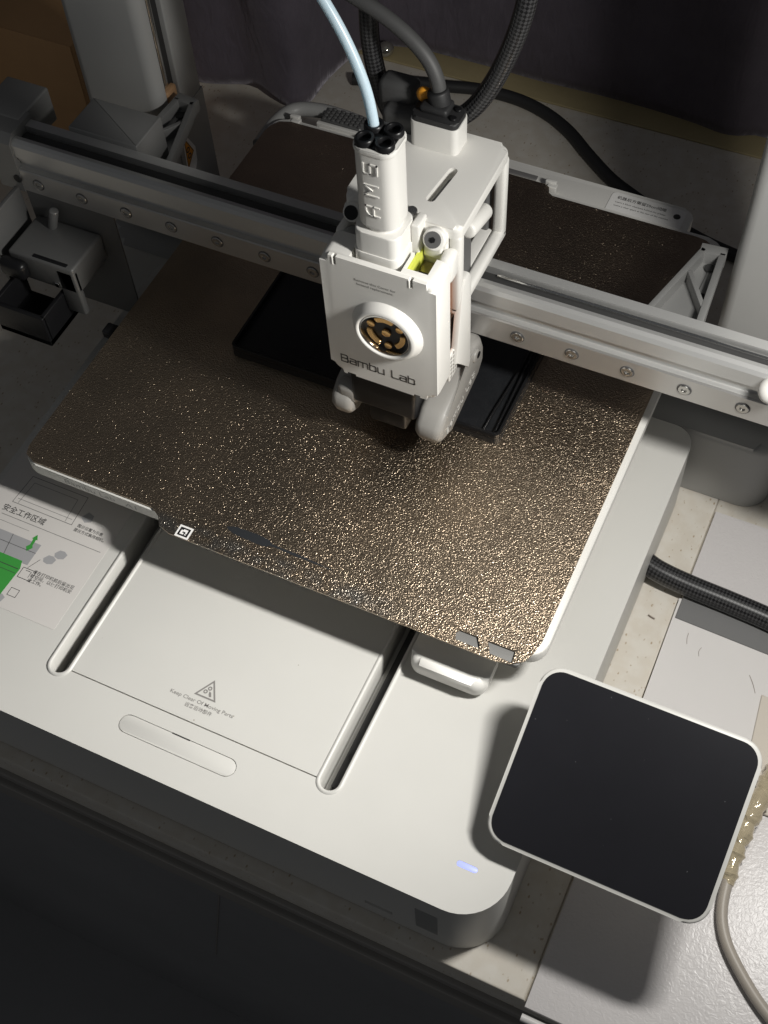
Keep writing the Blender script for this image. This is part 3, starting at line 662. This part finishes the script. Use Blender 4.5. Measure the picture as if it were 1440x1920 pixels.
for i, c_ in enumerate('AMS'): strokes(c_, 'head', head, (26.9, -54.25, 145.2 + i * 10.0), 5.4, (0, 0, 1), (-1, 0, 0), .58, 'raised_letter', depth=.4, sx=1.0)
strokes('Bambu Lab', 'inkhead', head, (27.2, -60.02, 61.2), 4.3, (1, 0, 0), (0, 0, 1), .62, 'lettering', depth=.05, sx=.86, gap=.27)
# bosses and screws
B().cyl((45.5, -37.5, 124.5), (.12, -.86, .5), 4.6, 13, 24, bev=1).done('screw_boss', 'head', head)
B().cyl((45.9, -43.2, 127.8), (.12, -.86, .5), 3.3, .8, 20).done('boss_screw', 'dgrey', head)
B().cyl((45.9, -43.5, 128.0), (.12, -.86, .5), 1.2, .9, 6).done('screw_hex', 'black', head)
B().cyl((10.5, -36, 124.0), (0, -.86, .5), 4.0, 12, 24, bev=1).done('screw_boss', 'head', head)
B().cyl((10.5, -41.2, 127.1), (0, -.86, .5), 2.9, .8, 20).done('boss_screw', 'black', head)
B().cyl((33.8, -35.5, 131), (0, -.3, .95), 2.3, 1.6, 20, bev=.4).done('boss_screw', 'screw', head)
B().cyl((12.5, -45, 112), (.5, 0, 1), 7, 14, 24, bev=1).done('motor_can', 'grey', head)
# right clip lever, vent and ducts
lv = B(); lv.prism([(-42.5, 58), (-36, 52), (-28.5, 40), (-26.5, 44), (-27, 97), (-29.5, 101), (-33.5, 101), (-36, 98)], 52.6, 55.6, rt=.6, rb=.4, seg=2, plane='yz'); lv.done('clip_lever', 'head', head)
vn = B(); vn.box(52.4, 54.2, -46.5, -38, 50, 66, .6); vent = vn.done('side_vent', 'head', head)
for i in range(3):
    for j in range(6): B().cyl((54.25, -44.8 + i * 2.4, 52 + j * 2.4 + (i % 2) * 1.2), (1, 0, 0), .75, .2, 10).done('vent_hole', 'duct', head)
def duct(xa, xb, m='duct'):
    b = B(); b.prism([(-9, 36), (-12, 44), (-22, 47), (-31, 42), (-53, 36), (-59, 31), (-60.5, 26), (-58.5, 20.5), (-53.5, 17.5), (-47, 17.5), (-15, 21), (-9, 27)][::-1], xa, xb, rt=3.6, rb=3.6, seg=4, plane='yz')
    return b.done('air_duct', m, head, ang=50)
duct(42.5, 55.5); duct(1.5, 12.5)
B().box(4, 15, -58, -50, 27, 38, 3).done('duct_nose', 'duct', head)
B().cyl((55.3, -20.5, 40), (1, 0, 0), 3.4, 2.2, 20, bev=.8).done('duct_pivot', 'duct', head)
B().cyl((56.4, -19.2, 39.6), (1, 0, 0), 1.7, .5, 16).done('pivot_hole', 'black', head)
strokes('Bambu Lab', 'inkpale', head, (55.52, -37, 25.8), 3.4, (0, 1, .2), (0, -.2, 1), .6, 'lettering', depth=.08)
B().box(12, 43, -58, -14, 30, 54, 2).done('hot_end_shroud', 'black', head)
nz = B(); nz.box(19, 37, -56, -34, 18, 31, 1.5); nz.cyl((28, -45, 13.5), (0, 0, -1), 4, 9, 20, r2=1); nz.done('nozzle', 'black', head)
# cable plug
pl = B(); pl.prism(arc_rect(17.2, 37.6, -1.2, 11.5, 2.6, 5), 130.6, 143, rt=.4); pl.done('plug_housing', 'head', head)
pk = B(); pk.prism(arc_rect(17.6, 37.2, -.8, 11.2, 2.6, 5), 143, 145.5, rt=1); pk.box(20, 32, 2, 11, 145, 148.5, 1.5); pk.cyl((26.5, 7.8, 149), (-.25, .1, 1), 4.4, 8, 24, bev=1); plug = pk.done('cable_plug', 'rubber', head)
B().sphere((19.8, 8.8, 148.5), 3.4, (1, .7, 1)).done('orange_tab', 'orange', head)
for x, y in ((34.4, 3.0), (34.2, 8.6)): B().cyl((x, y, 145.8), (0, 0, 1), 1.5, 1, 16, bev=.4).done('plug_screw', 'black', head)
bk = B(); bk.box(2, 18, 4, 16, 128, 140, 3); bk.box(-2, 14, 10, 20, 132, 148, 3); bk.done('cable_clamp', 'cable', head)

# ------------------------------------------------------------------ things on and around the printer
# build plate
pts = [(-128.5 + 7, -128), (-57, -128), (-52, -131), (-49, -135.2), (-43, -137.1), (114, -137.1), (120, -136), (125, -132.5), (127, -128), (128.5, -121),
       (128.5, 119), (126.4, 124), (122, 127.2), (117, 128), (38, 128), (35.5, 129.5), (34, 133.5), (31, 135), (-74, 135), (-77, 133), (-78.5, 128.5), (-118, 128), (-124, 126), (-127.5, 121), (-128.5, 116), (-128.5, -121), (-127, -125.5)]
pl = B(); pl.prism(pts, -.7, 0); plate = pl.done('build_plate', 'pei'); tag(plate, 'dark gold-brown textured steel sheet lying on the moving bed', 'build plate')
cut(plate, [B().prism([(95.0, -134.6), (106.2, -134.6), (103.0, -129.6), (95.0, -129.6), (93.8, -131.5)], -3, 3).done('c', 'pei'), B().prism([(110.6, -134.9), (120.6, -135.2), (120.0, -129.6), (107.6, -129.6)], -3, 3).done('c', 'pei')])
mk = B(); mk.box(-40.2, -33.4, -137.0, -130.8, .01, .06).done('marker_white', 'label', plate, smooth=False)
mk = B(); mk.box(-39.3, -34.3, -136.1, -131.7, .07, .1).done('marker_black', 'black', plate, smooth=False)
mk = B(); mk.poly([(-38.4 + a * 3.2, -135.3 + b_ * 2.8, .13) for a, b_ in ((0, 0), (.55, 0), (.55, .3), (.3, .3), (.3, .55), (.75, .55), (.75, .3), (1, .3), (1, 1), (.3, 1), (.3, .8), (0, .8))]); mk.poly([(-38.4 + a * 3.2, -135.3 + b_ * 2.8, .13) for a, b_ in ((.72, 0), (.98, 0), (.98, .2), (.72, .2))]); mk.done('marker_white', 'label', plate, smooth=False)
# black printed tray
tr = B(); tr.prism(arc_rect(-67, 73.5, -34.8, 42, 3, 5), .02, 4.0, rt=.3, seg=1); tray = tr.done('printed_tray', 'print'); tag(tray, 'flat black printed tray on the build plate under the tool head', 'printed part')
t = bmesh.new(); rr = []
for off, z in ((0, 3.8), (0, 6.6), (.25, 7.0), (1.3, 7.0), (1.55, 6.6), (1.55, 3.9)):
    rr.append([t.verts.new((x, y, z)) for x, y in arc_rect(-67 + off, 73.5 - off, -34.8 + off, 42 - off, 3 - off * .6, 5)])
n = len(rr[0])
for a, b_ in zip(rr, rr[1:]):
    for i in range(n): t.faces.new((a[i], a[(i + 1) % n], b_[(i + 1) % n], b_[i]))
q = B(); q.merge(t); q.done('tray_rim', 'wall', tray)
q = B(); q.tube([(65, -33, 5), (65.6, -22, 5.6), (66.8, -8, 6), (67.6, 8, 6), (67.9, 40, 6)], .7, 8, 2); q.tube([(70.5, -32, 6), (70.2, -10, 6.4), (69.8, 12, 6.4), (69.9, 40, 6.4)], .5, 8, 2); q.done('inner_rib', 'wall', tray)

# cables and tube
tb = B(); tb.tube([(24.2, -43.4, 166), (23.6, -43.0, 176), (20.5, -41.5, 189), (14, -40, 204), (5, -39, 219), (-8, -38, 236), (-24, -36, 256), (-40, -34, 276)], 2.0, 18, 2)
ft = tb.done('filament_tube', 'tube'); tag(ft, 'pale blue translucent filament tube rising from the hub of the tool head', 'tube')
q = B(); q.tube([(3.5, -38.8, 221.5), (-8, -37.9, 236), (-24, -35.9, 256), (-40, -33.9, 276)], 2.3, 18, 2); q.done('tube_sleeve', mat('brown_sleeve', (0.22, 0.13, 0.08), 0.4), ft)
tc_ = B(); tc_.tube([(26.4, 8.2, 147), (25.2, 9, 156), (21, 10, 164), (13, 11, 171), (2, 12, 177), (-12, 13, 182), (-34, 16, 188), (-60, 20, 196)], 3.0, 16, 2); tag(tc_.done('tool_head_cable', 'cable'), 'smooth dark grey cable bending up from the plug on the tool head', 'cable')
br = B(); br.tube([(6, 15, 122), (-3, 19, 132), (-8, 20, 152), (-9, 21, 172), (-8, 24, 200), (4, 28, 230), (24, 30, 244), (45, 28, 232), (55, 24, 208), (55.5, 21, 192), (51, 20, 172), (43, 20, 151), (34, 18, 137), (22, 15, 130)], 3.9, 20, 1.5, uvs=(0.85, 20.0)); tag(br.done('braided_cable_loop', 'braid'), 'black braided cable looping up behind the tool head', 'cable')
pc = B(); pc.tube([(-150, 262, -78), (-120, 272, -78), (-100, 277, -78), (-88, 279, -78), (-66, 284, -78), (-40, 284, -78), (-18, 278, -78), (2, 267, -78), (20, 252, -78), (41, 236, -78), (60, 226, -78), (84, 215, -78), (110, 206, -78), (140, 200, -78)], 4.0, 18, 3); tag(pc.done('power_cord', 'rubber'), 'thick black cord curving over the table behind the bed', 'cord')
bc = B(); bc.tube([(146, -21, -72), (156, -24.5, -72.5), (172, -26, -73.5), (195, -27, -74), (215, -28.5, -74), (240, -32, -74), (262, -38, -74)], 5.6, 24, 1.5, uvs=(0.8, 26.0)); tag(bc.done('braided_hose', 'braid'), 'thick black braided cable leaving the right side of the printer base', 'cable')
# white desk mat, sheets
mt = B(); mt.prism([(172.2, -241.5), (600, -241.5), (600, 26), (172.2, 26)], -81.9, -80.2, rt=.5, seg=2); dm = mt.done('desk_mat', 'mat'); tag(dm, 'glossy crinkled white mat covering the table right of the printer', 'mat')
q = B(); q.tube([(172.4, -245.3, -83.2), (300, -245.3, -83.2), (600, -245.3, -83.2)], 1.7, 12, 20); q.done('mat_lip', 'sheet', dm)
sh = B(); sh.prism([(171.0, -31), (226, -31), (226, -140), (172.8, -140)], -80.1, -79.5); tag(sh.done('paper_sheet', 'sheet'), 'plain white paper sheet behind the touch screen', 'paper')
sh = B(); sh.prism([(222, -66), (340, -70), (340, -122), (227, -122)], -79.4, -78.2, rt=.3, seg=1); tag(sh.done('cream_card', 'card2'), 'cream card lying beside the taped cord', 'card')
gs = B(); gs.prism([(172.4, -42.5), (330, -48), (330, -20), (172.4, -29)], -79.45, -78.6, rt=.2, seg=1); tag(gs.done('grey_strip', 'strip'), 'flat grey strip lying under the thick braided cable on the mat', 'strip')
# taped cord
tp = B(); tp.tube([(258, -40, -70), (248, -75, -70), (238, -104, -71), (233, -132, -72), (232.5, -152, -75), (234, -170, -76.5), (239, -182, -76.8), (249, -193, -76.8), (263, -204, -76.8), (285, -216, -76.8)], 2.5, 16, 2); cord = tp.done('taped_cord', 'greycord'); tag(cord, 'beige grey cord wrapped in shiny clear tape right of the touch screen', 'cord')
q = B(); q.tube([(258, -40, -70), (248, -75, -70), (238, -104, -71), (233.4, -130, -72), (232.4, -150, -75), (233.2, -160, -76)], 5, 20, 1.5, rfun=lambda d, T: 6.4 - 3.3 * (d / T) ** 1.2 + .5 * math.sin(d * .7) + .3 * math.sin(d * 1.9)); q.done('tape_wrap', 'foil', cord)
# cardboard box, curtain, bead
cb = B(); cb.box(-520, -262, 128, 300, -81.5, 10, 1.5); box = cb.done('cardboard_box', 'card'); tag(box, 'brown cardboard box standing behind the left column', 'box')
q = B(); q.box(-520, -262.5, 127.0, 127.9, -40, 10, .3); q.done('box_flap', 'card', box)
pb_ = B(); pb_.box(-430, -322, 96, 126, 6, 24, 2); tag(pb_.done('paper_bundle', 'label'), 'small white bundle at the top left corner beside the cardboard box', 'paper')
def curtain():
    path = [(-700, 262), (-420, 245), (-330, 232), (-285, 236), (-250, 226), (-215, 236), (-195, 230), (-178, 226), (-170, 236), (-169, 262), (-160, 296), (-140, 308), (-100, 313), (-40, 311), (20, 312), (70, 309), (95, 306), (120, 314), (180, 312), (300, 312), (700, 315)]
    P = spline([(x, y, 0) for x, y in path], 6); t = bmesh.new(); rows = []
    zs = [-81.6 + i * 9 for i in range(70)]
    for j, z in enumerate(zs):
        row = []
        for i, p in enumerate(P):
            a = .5 * math.sin(p.x * .045 + z * .02) + .5 * math.sin(p.x * .11 + 1.3 - z * .012)
            k = 6.5 * (1 - math.exp(-(z + 82) / 60))
            lift = 0
            row.append(t.verts.new((p.x + 1.2 * a + (z + 82) * .03 * (1 if p.x < -140 else 0), p.y + k * a - (z + 82) * (.06 if p.x < -145 else 0), z + lift)))
        rows.append(row)
    for a, b_ in zip(rows, rows[1:]):
        for i in range(len(a) - 1): t.faces.new((a[i], a[i + 1], b_[i + 1], b_[i]))
    q = B(); q.merge(t); o = q.done('curtain', 'curtain', ang=180)
    md = o.modifiers.new('thickness', 'SOLIDIFY'); md.thickness = 0.0015
    return tag(o, 'dark purple black velvet curtain hanging behind the printer', 'curtain')
curtain()
bd_ = B(); bd_.sphere((-141, 296, -75.5), 5.6, (1, 1, .9)); tag(bd_.done('metal_bead', 'ball'), 'small shiny bead on the table by the curtain foot', 'bead')
# loose fibres on mat and base
fib = [((181, -48, -79.35), (182, -54, -79.35), .10), ((189, -53, -79.35), (189.2, -58, -79.35), .09), ((214, -58, -79.35), (219, -66, -79.35), .12), ((160, -45, -81.2), (163.5, -46, -81.2), .35)]
lab = ['short dark fibre nearest the paper edge on the sheet', 'faint short fibre in the middle of the paper sheet', 'long dark fibre at the right edge of the paper sheet', 'black crumb on the speckled table beside the braided cable']
for (a, c, r), lb_ in zip(fib, lab):
    q = B(); m_ = ((a[0] + c[0]) / 2 + random.uniform(-1, 1), (a[1] + c[1]) / 2, a[2] + .2); q.tube([a, m_, c], r, 6, 1); tag(q.done('plastic_fibre', 'fibre'), lb_, 'fibre', 'loose fibres around the printer')

# origins of top-level things at their base
for o in list(COL.objects):
    if o.parent is None and o.type == 'MESH' and o.get('kind') is None and o.name != 'build_plate':
        bb = [Vector(c) for c in o.bound_box]; loc = Vector(((bb[0].x + bb[6].x) / 2, (bb[0].y + bb[6].y) / 2, bb[0].z))
        o.data.transform(Matrix.Translation(-loc)); o.location = loc
        for c in o.children: c.location = c.location - loc
